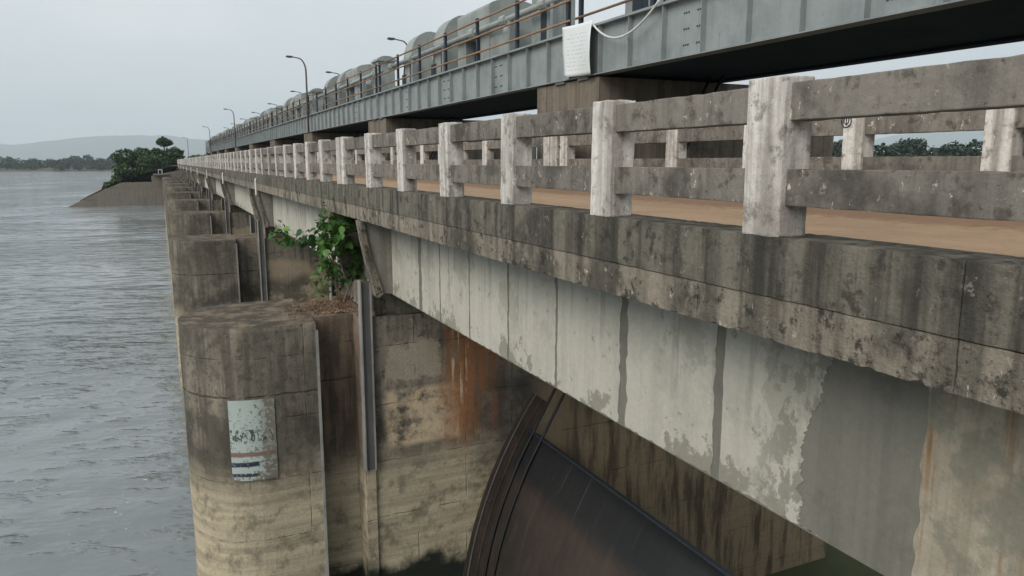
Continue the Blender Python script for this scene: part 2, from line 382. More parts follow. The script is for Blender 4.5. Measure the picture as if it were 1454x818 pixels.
class G:                                       # geometry collector
    def __init__(s): s.v = []; s.f = []
    def box(s, x0, x1, y0, y1, z0, z1):
        b = len(s.v)
        s.v += [(x, y, z) for x in (x0, x1) for y in (y0, y1) for z in (z0, z1)]
        for q in ((0, 1, 3, 2), (4, 6, 7, 5), (0, 4, 5, 1), (2, 3, 7, 6), (0, 2, 6, 4), (1, 5, 7, 3)): s.f.append([b + i for i in q])
        return s
    def prism(s, poly, axis, a, b):            # poly in the two other axes, in order
        n = len(poly); k = len(s.v)
        for t in (a, b):
            for p, q in poly: s.v.append({'x': (t, p, q), 'y': (p, t, q), 'z': (p, q, t)}[axis])
        s.f += [list(range(k, k + n)), list(range(k + n, k + 2 * n))[::-1]]
        for i in range(n): j = (i + 1) % n; s.f.append([k + i, k + j, k + n + j, k + n + i])
        return s
    def tube(s, pts, r, seg=8, r1=None):
        pts = [Vector(p) for p in pts]; k = len(s.v); m = len(pts); up = None
        for i, p in enumerate(pts):
            d = (pts[min(i + 1, m - 1)] - pts[max(i - 1, 0)]).normalized()
            a = d.cross(Vector((.31, .17, .93)) if abs(d.z) < .9 else Vector((1, 0, 0))).normalized()
            if up is not None and a.dot(up) < 0: a = -a
            up = a; b = d.cross(a); rr = r if r1 is None else r + (r1 - r) * i / (m - 1)
            for t in range(seg):
                an = 2 * math.pi * t / seg; s.v.append(p + (a * math.cos(an) + b * math.sin(an)) * rr)
        for i in range(m - 1):
            for t in range(seg): u = (t + 1) % seg; s.f.append([k + i * seg + t, k + i * seg + u, k + (i + 1) * seg + u, k + (i + 1) * seg + t])
        s.f += [list(range(k, k + seg))[::-1], list(range(k + (m - 1) * seg, k + m * seg))]
        return s
    def build(s, name, mat, parent=None, smooth=False, loc=None): return obj(name, s.v, s.f, mat, parent, smooth, loc)

def rough_box(name, sx, sy, sz, mat, res=.08, amp=.006, bev=.012, parent=None, chip=None, seed=0, chip_low=False):
    """cast concrete block centred on x/y, base at z=0: bevelled, slightly uneven, with chipped arrises"""
    bm = bmesh.new(); bmesh.ops.create_cube(bm, size=1)
    for v in bm.verts: v.co = Vector((v.co.x * sx, v.co.y * sy, (v.co.z + .5) * sz))
    bmesh.ops.bevel(bm, geom=bm.edges[:], offset=bev, segments=2, affect='EDGES', profile=.6)
    for ax, L in ((0, sx), (1, sy), (2, sz)):
        k = max(1, int(L / res))
        for i in range(1, k):
            pc = [0, 0, 0]; pn = [0, 0, 0]; pn[ax] = 1
            pc[ax] = (-L / 2 + L * i / k) if ax < 2 else L * i / k
            bmesh.ops.bisect_plane(bm, geom=bm.verts[:] + bm.edges[:] + bm.faces[:], plane_co=pc, plane_no=pn)
    for v in bm.verts:
        p = v.co * 3.1 + Vector((seed * 7.3, seed * 3.1, 0))
        d = Vector((mnoise.noise(p), mnoise.noise(p + Vector((31, 7, 2))), mnoise.noise(p + Vector((5, 17, 41)))))
        p2 = v.co * 13 + Vector((seed * 2.7, 0, 0))
        d2 = Vector((mnoise.noise(p2), mnoise.noise(p2 + Vector((9, 7, 2))), mnoise.noise(p2 + Vector((5, 1, 4)))))
        v.co += d * amp * 1.3 + d2 * amp
        if chip:
            e = sum((abs(abs(v.co.x) - sx / 2) < bev * 2, abs(abs(v.co.y) - sy / 2) < bev * 2, min(abs(v.co.z), abs(v.co.z - sz)) < bev * 2))
            if e >= 2 and (not chip_low or v.co.z < sz * .5):
                c = max(0, .5 * mnoise.noise(v.co * 9 + Vector((seed, seed * 5, 3))) + .8 * mnoise.noise(v.co * 27 + Vector((seed, seed * 3, 1))) - .05)
                v.co -= Vector((math.copysign(1, v.co.x), 0, math.copysign(1, v.co.z - sz / 2))) * c * chip
    me = bpy.data.meshes.new(name); bm.to_mesh(me); bm.free(); me.materials.append(M[mat])
    o = bpy.data.objects.new(name, me); C.objects.link(o)
    if parent: o.parent = parent
    return o

ORD = ['', 'first', 'second', 'third', 'fourth', 'fifth', 'sixth', 'seventh', 'eighth', 'ninth', 'tenth']
# ------------------------------------------------------------------ main dimensions (metres, eye level = 0)
WATER = -8.95; P = 16.4; J0 = 14.85; NSP = 10          # joints at J0 + P*k, pier k centred on its joint
def joint(k): return J0 + P * k
Y0 = joint(-1); YEND = joint(NSP - 1) + 12.5           # bridge runs from behind the camera to the abutment
XP = 3.2                                               # outer face of the posts

# ------------------------------------------------------------------ ground, water, shore, hills
g = G(); g.v = [(-13300, -2900, -15.5), (13300, -2900, -15.5), (13300, 13300, -15.5), (-13300, 13300, -15.5)]; g.f = [[0, 1, 2, 3]]
tag(g.build('ground', 'ground'), 'scrubby low ground stretching away under the lake and below the dam', 'ground', kind='structure')
g = G(); g.v = [(-4000, -600, WATER), (5.75, -600, WATER), (5.75, 1500, WATER), (-4000, 1500, WATER)]; g.f = [[0, 1, 2, 3]]
tag(g.build('water', 'water'), 'grey rippled lake water on the upstream side of the dam', 'water', kind='structure')
g = G(); g.v = [(9, 176, -11), (4000, -900, -11), (4000, 1500, -11), (9, 1500, -11), (9, -900, -11)]; g.f = [[4, 1, 2, 3]]
tag(g.build('terrain', 'ground'), 'scrub land below the dam on its downstream side', 'land', kind='structure')
# far shore: a low mud bank that rises from the water
g = G(); xs = [-1500 + i * 40 for i in range(60)]
for i, x in enumerate(xs):
    yb = 835 + 22 * mnoise.noise(Vector((x * .004, 0, 0))) + .03 * abs(x)
    for dy, z in ((0, WATER - .6), (9, WATER + .7), (40, WATER + 2.2), (400, WATER + 8)): g.v.append((x, yb + dy, z))
for i in range(len(xs) - 1):
    for k in range(3): a = i * 4 + k; g.f.append([a, a + 1, a + 5, a + 4])
tag(g.build('far_shore', 'shore', smooth=True), 'brown mud bank along the far side of the lake', 'shore', kind='structure')
# hills: height field in the haze
vs = []; fs = []; na, nr = 150, 14
for i in range(na):
    th = R(-42 + 125 * i / (na - 1))
    for j in range(nr):
        r = 8600 + 300 * j; x, y = r * math.sin(th), r * math.cos(th)
        ridge = math.exp(-((j - 7) / 3.6) ** 2)
        h = 370 + 300 * mnoise.noise(Vector((x * .00062, y * .00062, 5.3))) + 45 * mnoise.noise(Vector((x * .003, y * .003, 4))) + 14 * mnoise.noise(Vector((x * .011, y * .011, 9)))
        vs.append((x, y, -16 + max(0, h) * ridge))
for i in range(na - 1):
    for j in range(nr - 1): a = i * nr + j; fs.append([a, a + 1, a + nr + 1, a + nr])
tag(obj('hills', vs, fs, 'hill', smooth=True), 'pale hazy hills behind the lake and the far trees', 'hills', kind='structure')

# ------------------------------------------------------------------ road bridge
bridge = thing('road_bridge', 'long weathered concrete road bridge with blackened kerb carried on rounded piers', 'bridge', (XP, Y0, -1.05))
def bpart(o): o.parent = bridge; o.matrix_parent_inverse = Matrix.Translation((-XP, -Y0, 1.05)); return o
g = G().box(3.36, 8.02, Y0, YEND, -1.02, -.70); bpart(g.build('deck_slab', 'slab'))
# road surface on it
g = G(); ny = 90; nx = 14
for i in range(ny):
    y = Y0 + (YEND - Y0 + 60) * (i / (ny - 1)) ** 1.6
    for j in range(nx):
        x = 3.5 + 4.2 * j / (nx - 1)
        z = -.66 + .015 * mnoise.noise(Vector((x * 1.1, y * .35, 0))) + (.09 + .06 * mnoise.noise(Vector((x, y * .8, 5)))) * ((j - 6.5) / 6.5) ** 6
        g.v.append((x, y, z))
for i in range(ny - 1):
    for j in range(nx - 1): a = i * nx + j; g.f.append([a, a + nx, a + nx + 1, a + 1])
tag(g.build('road', 'dirt', smooth=True), 'dusty orange dirt covered roadway between the two concrete railings', 'road', kind='structure')

# kerb blocks and slab edge blocks; the near ones are finely broken along the lower arris
def edge_blocks(near):
    r = []
    for s in range(4 if near else 2):
        L = P / 9 - .003
        k = rough_box('kerb_block', .36, L, .36, 'kerb', .055 if near else .4, .0012 if near else .001, .005, chip=.008 if near else None, seed=s + 1)
        b = rough_box('slab_edge_block', .30, L, .256, 'slab', .045 if near else .4, .002 if near else .001, .005, chip=.035 if near else None, seed=s + 11, chip_low=True)
        r.append((k, b))
    return r
protoN = edge_blocks(True); protoF = edge_blocks(False)
for sp in range(0, NSP + 1):
    y0 = joint(sp - 1)
    for k in range(9):
        yc = y0 + P / 9 * (k + .5)
        if yc > YEND: continue
        pr = (protoN if sp <= 1 else protoF); a, b = pr[(k * 7 + sp) % len(pr)]
        bpart(inst(a, (XP + .185, yc, -.79), bridge)); bpart(inst(b, (XP + .165, yc, -1.05), bridge))
        if sp < 8: bpart(inst(protoF[0][0], (7.86, yc, -.69), bridge))
for a, b in protoN + protoF: bpy.data.objects.remove(a); bpy.data.objects.remove(b)

# edge girders with plaster panels
def ragged_panel(y0, y1, z0, z1, seed, right=None, left_amp=.012, right_amp=.012, slope=0):
    pts = []; n = 26
    rn = lambda a, b: mnoise.noise(Vector((a, b + seed * 3.7, seed)))
    nl = 26 if not slope else 160
    for i in range(nl): t = i / nl; pts.append((y0 + slope * min(1, t * 1.8) + left_amp * (rn(t * 5, 0) + .7 * rn(t * 14, 2) + .55 * rn(t * 37, 3) + .45 * rn(t * 83, 4)), z1 + (z0 - z1) * t))
    m = max(8, int((y1 - y0) * 22))
    for i in range(m): t = i / m; pts.append((y0 + (y1 - y0) * t, z0 + .03 * max(0, rn(t * (y1 - y0) * 7, 5)) + .02 * rn(t * (y1 - y0) * 25, 8)))
    for i in range(n):
        t = i / n
        yy = y1 if right is None else np.interp(t, [q[0] for q in right], [q[1] for q in right])
        pts.append((yy + right_amp * (rn(t * 8, 11) + .6 * rn(t * 29, 14)), z0 + (z1 - z0) * t))
    pts.append((y1 if right is None else right[-1][1], z1))
    return pts
ZB = -2.47; XB = 3.79
cuts0 = [13.36, 11.68, 10.71, 9.49, 8.19, 6.94, 5.63, 4.31]     # joints of the first span, seen in the photograph
gaps = [0, .15, .05, .04, .05, .06, .13, .10]
shared = {}
for sp in range(0, NSP + 1):
    ja, jb = joint(sp - 1), joint(sp)
    ya, yb = ja + .12, min(jb - .12, YEND)
    g = G().box(XB, XB + .38, ya, yb, ZB, -1.03)
    gd = bpart(g.build('edge_girder', 'mortar'))
    for xi in (5.3, 6.9): bpart(G().box(xi, xi + .38, ya, yb, ZB, -1.03).build('inner_girder', 'mortar'))
    if sp == 0:
        pl = []
        for i in range(len(cuts0) - 1):
            wl, wr = gaps[i + 1] / 2, gaps[i] / 2
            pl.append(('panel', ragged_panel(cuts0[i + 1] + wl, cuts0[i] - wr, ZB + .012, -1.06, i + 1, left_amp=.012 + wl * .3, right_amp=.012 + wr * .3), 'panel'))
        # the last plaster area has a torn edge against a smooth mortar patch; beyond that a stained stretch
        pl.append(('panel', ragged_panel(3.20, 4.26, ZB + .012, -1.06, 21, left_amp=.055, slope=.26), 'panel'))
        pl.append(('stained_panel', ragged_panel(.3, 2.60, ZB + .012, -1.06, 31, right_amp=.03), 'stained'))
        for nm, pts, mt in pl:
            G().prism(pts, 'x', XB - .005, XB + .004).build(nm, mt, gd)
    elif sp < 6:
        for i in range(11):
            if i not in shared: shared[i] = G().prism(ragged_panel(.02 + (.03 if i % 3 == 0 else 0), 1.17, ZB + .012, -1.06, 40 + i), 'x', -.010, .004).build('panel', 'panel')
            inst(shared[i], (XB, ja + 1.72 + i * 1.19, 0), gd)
for o in shared.values(): bpy.data.objects.remove(o)
# haunched brackets that carry the deck edge at each beam end
pb = [(3.22, -1.06), (XB - .002, -1.06), (XB - .002, ZB + .02), (3.52, ZB + .05), (3.30, -1.62)]
lip = [(3.19, -1.065), (3.27, -1.065), (3.37, -1.62), (3.60, ZB + .05), (3.53, ZB - .02), (3.47, ZB - .02), (3.28, -1.62)]
B1 = G().prism(pb, 'y', 0, .22).build('bracket', 'diaphragm'); B2 = G().prism(lip, 'y', -.06, .25).build('bracket_rim', 'slab')
for sp in range(0, NSP):
    for y in (joint(sp) - 1.45, joint(sp) + 1.2):
        c = bpart(inst(B1, (0, y, 0), bridge)); d = inst(B2, (0, y, 0), c)
        c.location = (0, y, 0); d.location = (0, 0, 0)
for o in (B1, B2): bpy.data.objects.remove(o)
for sp in range(0, NSP):                       # downpipes with lime runs on the kerb face
    for dy in (-2.0,):
        if sp: bpart(G().tube([(3.185, joint(sp) + dy, -.60), (3.15, joint(sp) + dy, -.66), (3.15, joint(sp) + dy - .02, -1.22 + .2 * (dy > 0))], .035, 8).build('drain_pipe', 'cable'))

# ------------------------------------------------------------------ railings
pp = [rough_box('post', .22, .30, .915, 'post', .07, .0016, .011, chip=.022, seed=s) for s in range(4)]
def railing(name, label, x, dz, first, flip):
    t = thing(name, label, 'railing', (x, Y0, -.43 + dz))
    inv = Matrix.Translation((-x, -Y0, .43 - dz)); cache = {}
    for sp in range(0, NSP + 1):
        ja, jb = joint(sp - 1), joint(sp)
        a, b = ja + .165, jb - .165
        if sp == 0: cs = [a, first - 3.66, first - 1.83, first] + [first + d for d in (1.80, 3.61, 5.49, 7.40, 9.28)] + [b]
        else: cs = [a + (b - a) * i / 9 for i in range(10)]
        cs = [c for c in cs if c < YEND]
        for i, c in enumerate(cs):
            o = inst(pp[(i * 3 + sp) % 4], (x + .11, c, -.435 + dz), t); o.matrix_parent_inverse = inv
            o.rotation_euler = (R(random.uniform(-.5, .5)), R(random.uniform(-.6, .6)), math.pi * (i % 2))
            if i + 1 < len(cs):
                L = cs[i + 1] - c - .285
                for zz in (.235, -.245):
                    key = (round(L, 2), (i + sp) % 2, zz) if sp < 2 else (round(L, 2), 0, 0)
                    if key not in cache:
                        cache[key] = rough_box('rail', .15, L, .21, 'rail', .09 if sp < 2 else .6, .0012, .007, chip=.010 if sp < 2 else None, seed=len(cache) + x)
                        C.objects.unlink(cache[key])
                    r = inst(cache[key], (x + (.115 if not flip else .105), (c + cs[i + 1]) / 2, zz + dz + random.uniform(-.006, .006)), t, 'rail'); r.matrix_parent_inverse = inv
    for o in cache.values(): bpy.data.objects.remove(o)
    return t
railing('upstream_railing', 'weathered two-rail concrete railing on the lake side of the dirt road', XP, 0, 3.36, False)
railing('downstream_railing', 'two-rail concrete railing across the road, below the steel hoist bridge', 7.88, .10, 4.95, True)
# a small round mark drawn on one downstream post
dr = bpy.data.objects['downstream_railing']; g = G(); my, mz = 6.86, .505
ring = [(7.872, my + .075 * math.cos(a), mz + .075 * math.sin(a)) for a in [2 * math.pi * i / 20 for i in range(21)]]
g.tube(ring, .007, 5)
g.tube([(7.872, my - .035, mz + .05), (7.872, my - .035, mz - .01), (7.872, my, mz - .045), (7.872, my + .035, mz - .01), (7.872, my + .035, mz + .05)], .006, 5)
g.tube([(7.872, my, mz + .055), (7.872, my, mz - .045)], .006, 5)
mk = g.build('painted_mark', 'navy', dr); mk.matrix_parent_inverse = Matrix.Translation((-7.88, -Y0, .33)); mk['label'] = 'small dark round mark with three strokes'; mk['kind'] = 'stuff'
for o in pp: bpy.data.objects.remove(o)

# ------------------------------------------------------------------ piers
def pier_outline():
    pts = []; r = 1.37; cx = 1.45
    for i in range(25):
        a = math.pi / 2 + math.pi * i / 24; pts.append((cx + r * math.cos(a), r * math.sin(a)))
    low = [(2.40, -r), (2.42, -r + .55), (3.22, -r + .55), (3.24, -r), (16.2, -r), (16.6, -.9)]
    pts += low; pts += [(x, -y) for x, y in low[::-1]]
    return pts
PIER_TOP = -2.95
ol = pier_outline()
def pier_mesh(mat):
    bm = bmesh.new()
    zs = [-16, -8, -6.5, -5.0, -4.0, -3.3, PIER_TOP]
    # densify the long sides so the surface can be a little uneven
    P2 = []
    for i, (x, y) in enumerate(ol):
        x2, y2 = ol[(i + 1) % len(ol)]; L = math.hypot(x2 - x, y2 - y); k = max(1, int(L / .45))
        for t in range(k): P2.append((x + (x2 - x) * t / k, y + (y2 - y) * t / k))
    rings = []
    for z in [-16, -12] + [-9 + .3 * i for i in range(20)] + [-3.02, PIER_TOP]:
        ring = []
        for x, y in P2:
            q = Vector((x * .9, y * .9, z * .9)); d = .012 * mnoise.noise(q) + .006 * mnoise.noise(q * 4)
            s = 1 + d / max(.5, math.hypot(x - 1.45, y)) if x < 2.3 else 1
            top = .985 if z == PIER_TOP else 1
            ring.append(bm.verts.new((1.45 + (x - 1.45) * s if x < 2.3 else x, y * s * top + (d if x >= 2.3 else 0) * (1 if y > 0 else -1), z + (.02 * mnoise.noise(Vector((x * 2, y * 2, 0))) if z > -3.1 else 0))))
        rings.append(ring)
    n = len(P2)
    for a, b in zip(rings, rings[1:]):
        for i in range(n): bm.faces.new((a[i], a[(i + 1) % n], b[(i + 1) % n], b[i]))
    bm.faces.new(rings[-1])
    bmesh.ops.recalc_face_normals(bm, faces=bm.faces[:])
    me = bpy.data.meshes.new('pier_shaft'); bm.to_mesh(me); bm.free(); me.materials.append(M[mat]); return me
PM = pier_mesh('pier'); PM1 = PM.copy(); PM1.materials[0] = M['pier_gauge']
def seat_block(mat):
    o = rough_box('bearing_block', 4.75, 2.5, .50, mat, .12, .02, .06, chip=.2, seed=3); me = o.data; bpy.data.objects.remove(o); return me
SM = seat_block('pier'); SM1 = SM.copy(); SM1.materials[0] = M['pier_gauge']
def chan(s):                                   # steel guide of the stop-log slot, U section opening to the slot
    g = G(); y = s * -1.37
    e = s * -.09; y1 = y + s * .12
    g.box(3.25, 3.42, min(y + e * .55, y + e * .35), max(y + e * .55, y + e * .35), -6.0, -2.22)
    return g
GW = [chan(s) for s in (1, -1)]
def flanges(s):
    g = G(); y = s * -1.37
    for x in (3.228, 3.421): g.box(x, x + .022, min(y - s * .10, y + s * .1), max(y - s * .10, y + s * .1), -6.0, -2.21)
    return g
def mesh_of(gc, nm, mat): o = gc.build(nm, mat); me = o.data; bpy.data.objects.remove(o); return me
GBm = [mesh_of(G().box(3.23, 3.43, min(s * -1.425, s * -1.3), max(s * -1.425, s * -1.3), -9.5, -6.002), 'guide_base', 'pier') for s in (1, -1)]
GWm = [mesh_of(gc, 'slot_guide', 'steel') for gc in GW]; GFm = [mesh_of(flanges(s), 'guide_flange', 'guide_light') for s in (1, -1)]
CSm = [mesh_of(G().box(2.385, 2.435, min(s * -1.385, s * -1.2), max(s * -1.385, s * -1.2), -9.5, -3.10), 'corner_strip', 'guide_light') for s in (1, -1)]
UWm = mesh_of(G().box(8.42, 15.3, -1.42, 1.42, -3.2, 1.76), 'upper_wall', 'upper')
def child(me, nm, parent, loc=(0, 0, 0)):
    o = bpy.data.objects.new(nm, me); C.objects.link(o); o.parent = parent; o.location = loc; return o
for k in range(-1, NSP):
    yc = joint(k) + .25
    if k == 0: lab, grp = 'rounded concrete pier with a flaking white painted gauge panel on its nose', None
    elif k == 1: lab, grp = 'rounded concrete pier next beyond the gauge painted pier, bare flat top', None
    elif k == -1: lab, grp = 'rounded concrete pier carrying the bridge end opposite the gauge painted pier', None
    else: lab, grp = ORD[k] + ' round-nosed concrete pier along from the gauge painted pier', 'far piers of the spillway'
    t = thing('bridge_pier', lab, 'pier', (0, yc, 0), grp)
    child(PM1 if k == 0 else PM, 'pier_shaft', t)
    child(SM1 if k == 0 else SM, 'bearing_block', t, (5.90, 0, PIER_TOP - .03))
    for i in (0, 1):
        gq = child(GWm[i], 'slot_guide', t); child(GFm[i], 'guide_flange', gq); child(GBm[i], 'guide_base', t); child(CSm[i], 'corner_strip', t)
    child(UWm, 'upper_wall', t)
    if k == 0:
        # painted water gauge panel, a thin skin that follows the round nose
        g = G(); na_, nz_ = 12, 12
        for i in range(na_ + 1):
            x = .80 + .78 * i / na_
            a = math.acos(max(-1, min(1, (x - 1.45) / 1.37))) if x < 1.45 else None
            for j in range(nz_ + 1):
                z = -5.83 + 1.55 * j / nz_
                y = -math.sqrt(1.37 ** 2 - (x - 1.45) ** 2) if x < 1.45 else -1.37
                g.v.append((1.45 + (x - 1.45) * 1.014, y * 1.0145 , z))
        for i in range(na_):
            for j in range(nz_): a = i * (nz_ + 1) + j; g.f.append([a, a + 1, a + nz_ + 2, a + nz_ + 1])
        gp = g.build('gauge_panel', 'gauge', t, True); gp['label'] = 'flaking pale paint panel with worn dark marks'

# ------------------------------------------------------------------ radial gates
TC = (14.4, -10.35); RG = 8.85
def arc(r, a): return (TC[0] - r * math.cos(a), TC[1] + r * math.sin(a))
A0, A1 = R(-20), R(31.2)
def gate(sp, label, group=None):
    ya, yb = joint(sp - 1) + .25 + 1.40, joint(sp) + .25 - 1.40
    t = thing('radial_gate', label, 'gate', (arc(RG, 0)[0], ya, -10.35), group)
    inv = Matrix.Translation((-arc(RG, 0)[0], -ya, 10.35))
    def add(g, nm, mt, sm=False): o = g.build(nm, mt, t, sm); o.matrix_parent_inverse = inv; return o
    n = 28; g = G()
    for i in range(n + 1):
        a = A0 + (A1 - A0) * i / n
        for y in (ya, yb):
            for r in (RG, RG - .03): x, z = arc(r, a); g.v.append((x, y, z))
    for i in range(n):
        b = i * 4; c = b + 4
        g.f += [[b, b + 2, c + 2, c], [b + 1, c + 1, c + 3, b + 3], [b, c, c + 1, b + 1], [b + 2, b + 3, c + 3, c + 2]]
    g.f += [[n * 4, n * 4 + 2, n * 4 + 3, n * 4 + 1], [0, 1, 3, 2]]
    add(g, 'skin_plate', 'gate', True)
    x, z = arc(RG + .03, A1); x2, z2 = arc(RG - .28, A1)
    add(G().prism([(x, z), (x2, z2), (x2 + .015, z2 + .03), (x + .015, z + .03)], 'y', ya, yb), 'top_flange', 'navy')
    for y in (ya + .9, yb - .9):               # radial arms behind the skin
        for a in (R(2), R(-14)):
            p = arc(RG - .1, a); add(G().tube([(p[0], y, p[1]), (TC[0], y, TC[1] - .9)], .10, 6), 'arm', 'rope')
    for s, y in ((1, ya), (-1, yb)):           # trunnion seats on the pier walls
        add(G().prism([(TC[0] + .3, -11.9), (TC[0] + .5, -11.1), (TC[0] + .9, -11.3), (TC[0] + 1.3, -11.0), (TC[0] + 2.2, -11.4), (TC[0] + 2.4, -12.8), (TC[0] + .3, -12.6)], 'y', y - s * .05, y + s * .9), 'trunnion_bracket', 'rope')
    for s, y in ((1, ya), (-1, yb)):           # curved seal plates with ribs, let into the pier walls
        e = y - s * .034
        for r0, r1, th, mt in ((RG - .05, RG + .42, .020, 'seal'), (RG + .10, RG + .125, .030, 'seal'), (RG + .30, RG + .325, .032, 'steel')):
            g = G(); m = 30
            for i in range(m + 1):
                a = R(-16) + (R(36) - R(-16)) * i / m
                for r in (r0, r1):
                    for yy in (e, e + s * th): q = arc(r, a); g.v.append((q[0], yy, q[1]))
            for i in range(m):
                b = i * 4; c = b + 4
                g.f += [[b, c, c + 1, b + 1], [b + 2, b + 3, c + 3, c + 2], [b + 1, c + 1, c + 3, b + 3], [b, b + 2, c + 2, c]]
            g.f += [[m * 4, m * 4 + 1, m * 4 + 3, m * 4 + 2], [0, 2, 3, 1]]
            add(g, 'seal_plate', mt)
    for y in (yb - .22, yb - .62, ya + .22, ya + .62):   # hoist ropes lie on the skin, then run straight up to the drums
        pts = [(arc(RG + .035, R(-18 + 3 * i))[0], y, arc(RG + .035, R(-18 + 3 * i))[1]) for i in range(17)]
        d = (math.sin(R(30)), math.cos(R(30))); q = pts[-1]; L = (2.6 - q[2]) / d[1]
        pts.append((q[0] + d[0] * L, y, q[2] + d[1] * L))
        add(G().tube(pts, .032, 6), 'hoist_rope', 'rope', True)
    return t
gate(0, 'dark rusty curved spillway gate beside the gauge painted pier, navy upper band')
gate(1, 'dark curved spillway gate hidden behind the gauge painted pier')
for k in (2, 3): gate(k, 'dark curved spillway gate between the ' + ORD[k - 1] + ' and ' + ORD[k] + ' piers past the gauge pier', 'farther spillway gates')

# ------------------------------------------------------------------ steel hoist bridge
XG = 8.35; GZ0, GZ1 = 1.80, 2.80; XG2 = 11.95
hb = thing('hoist_bridge', 'blue-grey steel plate girder bridge raised on concrete walls above the road', 'bridge', (XG, joint(-1), GZ0))
hinv = Matrix.Translation((-XG, -joint(-1), -GZ0))
def hp(o, parent=None): o.parent = parent or hb; o.matrix_parent_inverse = hinv if not parent else Matrix(); return o
stf = mesh_of(G().box(0, .115, -.007, .007, GZ0 + .022, GZ1 - .022), 'stiffener', 'girder')
bolts = G()
for i in range(3):
    for c in range(2):
        for j in range(3):
            y = c * .36 + j * .06; z = GZ0 + .22 + .27 * i
            bolts.box(-.012, .004, y - .012, y + .012, z - .012, z + .012)
boltm = mesh_of(bolts, 'bolt_group', 'navy')
HEND = joint(NSP - 1)
for sp in range(0, NSP):
    ya, yb = joint(sp - 1) - .05 + .02, joint(sp) - .05 - .02
    g = G().box(XG + .13, XG + .145, ya, yb, GZ0 + .02, GZ1 - .02)
    gd = hp(g.build('front_girder', 'girder'))
    for z in (GZ0, GZ1 - .022): 
        o = G().box(XG, XG + .28, ya, yb, z, z + .022).build('flange', 'girder', gd)
    for i in range(16):
        y = ya + .04 + (yb - ya - .08) * i / 15
        o = child(stf, 'stiffener', gd, (XG + .015, y, 0))
    for f in (.22, .47, .72):
        if sp < 3: child(boltm, 'bolt_group', gd, (XG + .128, ya + (yb - ya) * f + .3, 0))['kind'] = 'stuff'
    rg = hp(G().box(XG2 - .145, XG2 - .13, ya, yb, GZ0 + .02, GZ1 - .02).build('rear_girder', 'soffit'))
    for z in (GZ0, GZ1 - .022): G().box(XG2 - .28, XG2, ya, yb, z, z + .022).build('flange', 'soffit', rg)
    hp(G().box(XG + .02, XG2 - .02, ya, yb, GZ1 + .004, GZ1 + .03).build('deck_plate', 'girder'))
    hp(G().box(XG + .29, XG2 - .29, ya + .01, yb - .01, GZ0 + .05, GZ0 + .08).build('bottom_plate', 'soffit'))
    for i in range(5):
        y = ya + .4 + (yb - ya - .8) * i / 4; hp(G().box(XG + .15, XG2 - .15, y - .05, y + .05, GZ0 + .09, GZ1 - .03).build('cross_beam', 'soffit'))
    for y in (ya + .5, yb - .5):
        for x in (XG + .02, XG2 - .42): hp(G().box(x, x + .4, y - .22, y + .22, 1.74, GZ0 - .002).build('bearing_plate', 'steel'))
# handrail: angle posts with three pipe rails
hr = thing('steel_handrail', 'steel handrail with dark posts and three rusty pipes along the hoist bridge', 'handrail', (XG + .1, joint(-1), GZ1 + .03))
rinv = Matrix.Translation((-XG - .1, -joint(-1), -GZ1 - .03))
postm = mesh_of(G().box(-.035, .035, -.055, .055, GZ1 + .03, GZ1 + 1.22).box(-.07, .07, -.07, .07, GZ1 + .03, GZ1 + .045), 'rail_post', 'navy')
for sp in range(0, NSP):
    ya, yb = joint(sp - 1) - .05 + .28, joint(sp) - .05 - .28
    for i in range(7):
        o = child(postm, 'rail_post', hr, (XG + .10, ya + (yb - ya) * i / 6, 0)); o.matrix_parent_inverse = rinv
    for z in (.27, .70, 1.13):
        o = G().tube([(XG + .05, ya - .15, GZ1 + z), (XG + .05, yb + .15, GZ1 + z)], .027, 6).build('pipe_rail', 'pipe', hr, True); o.matrix_parent_inverse = rinv
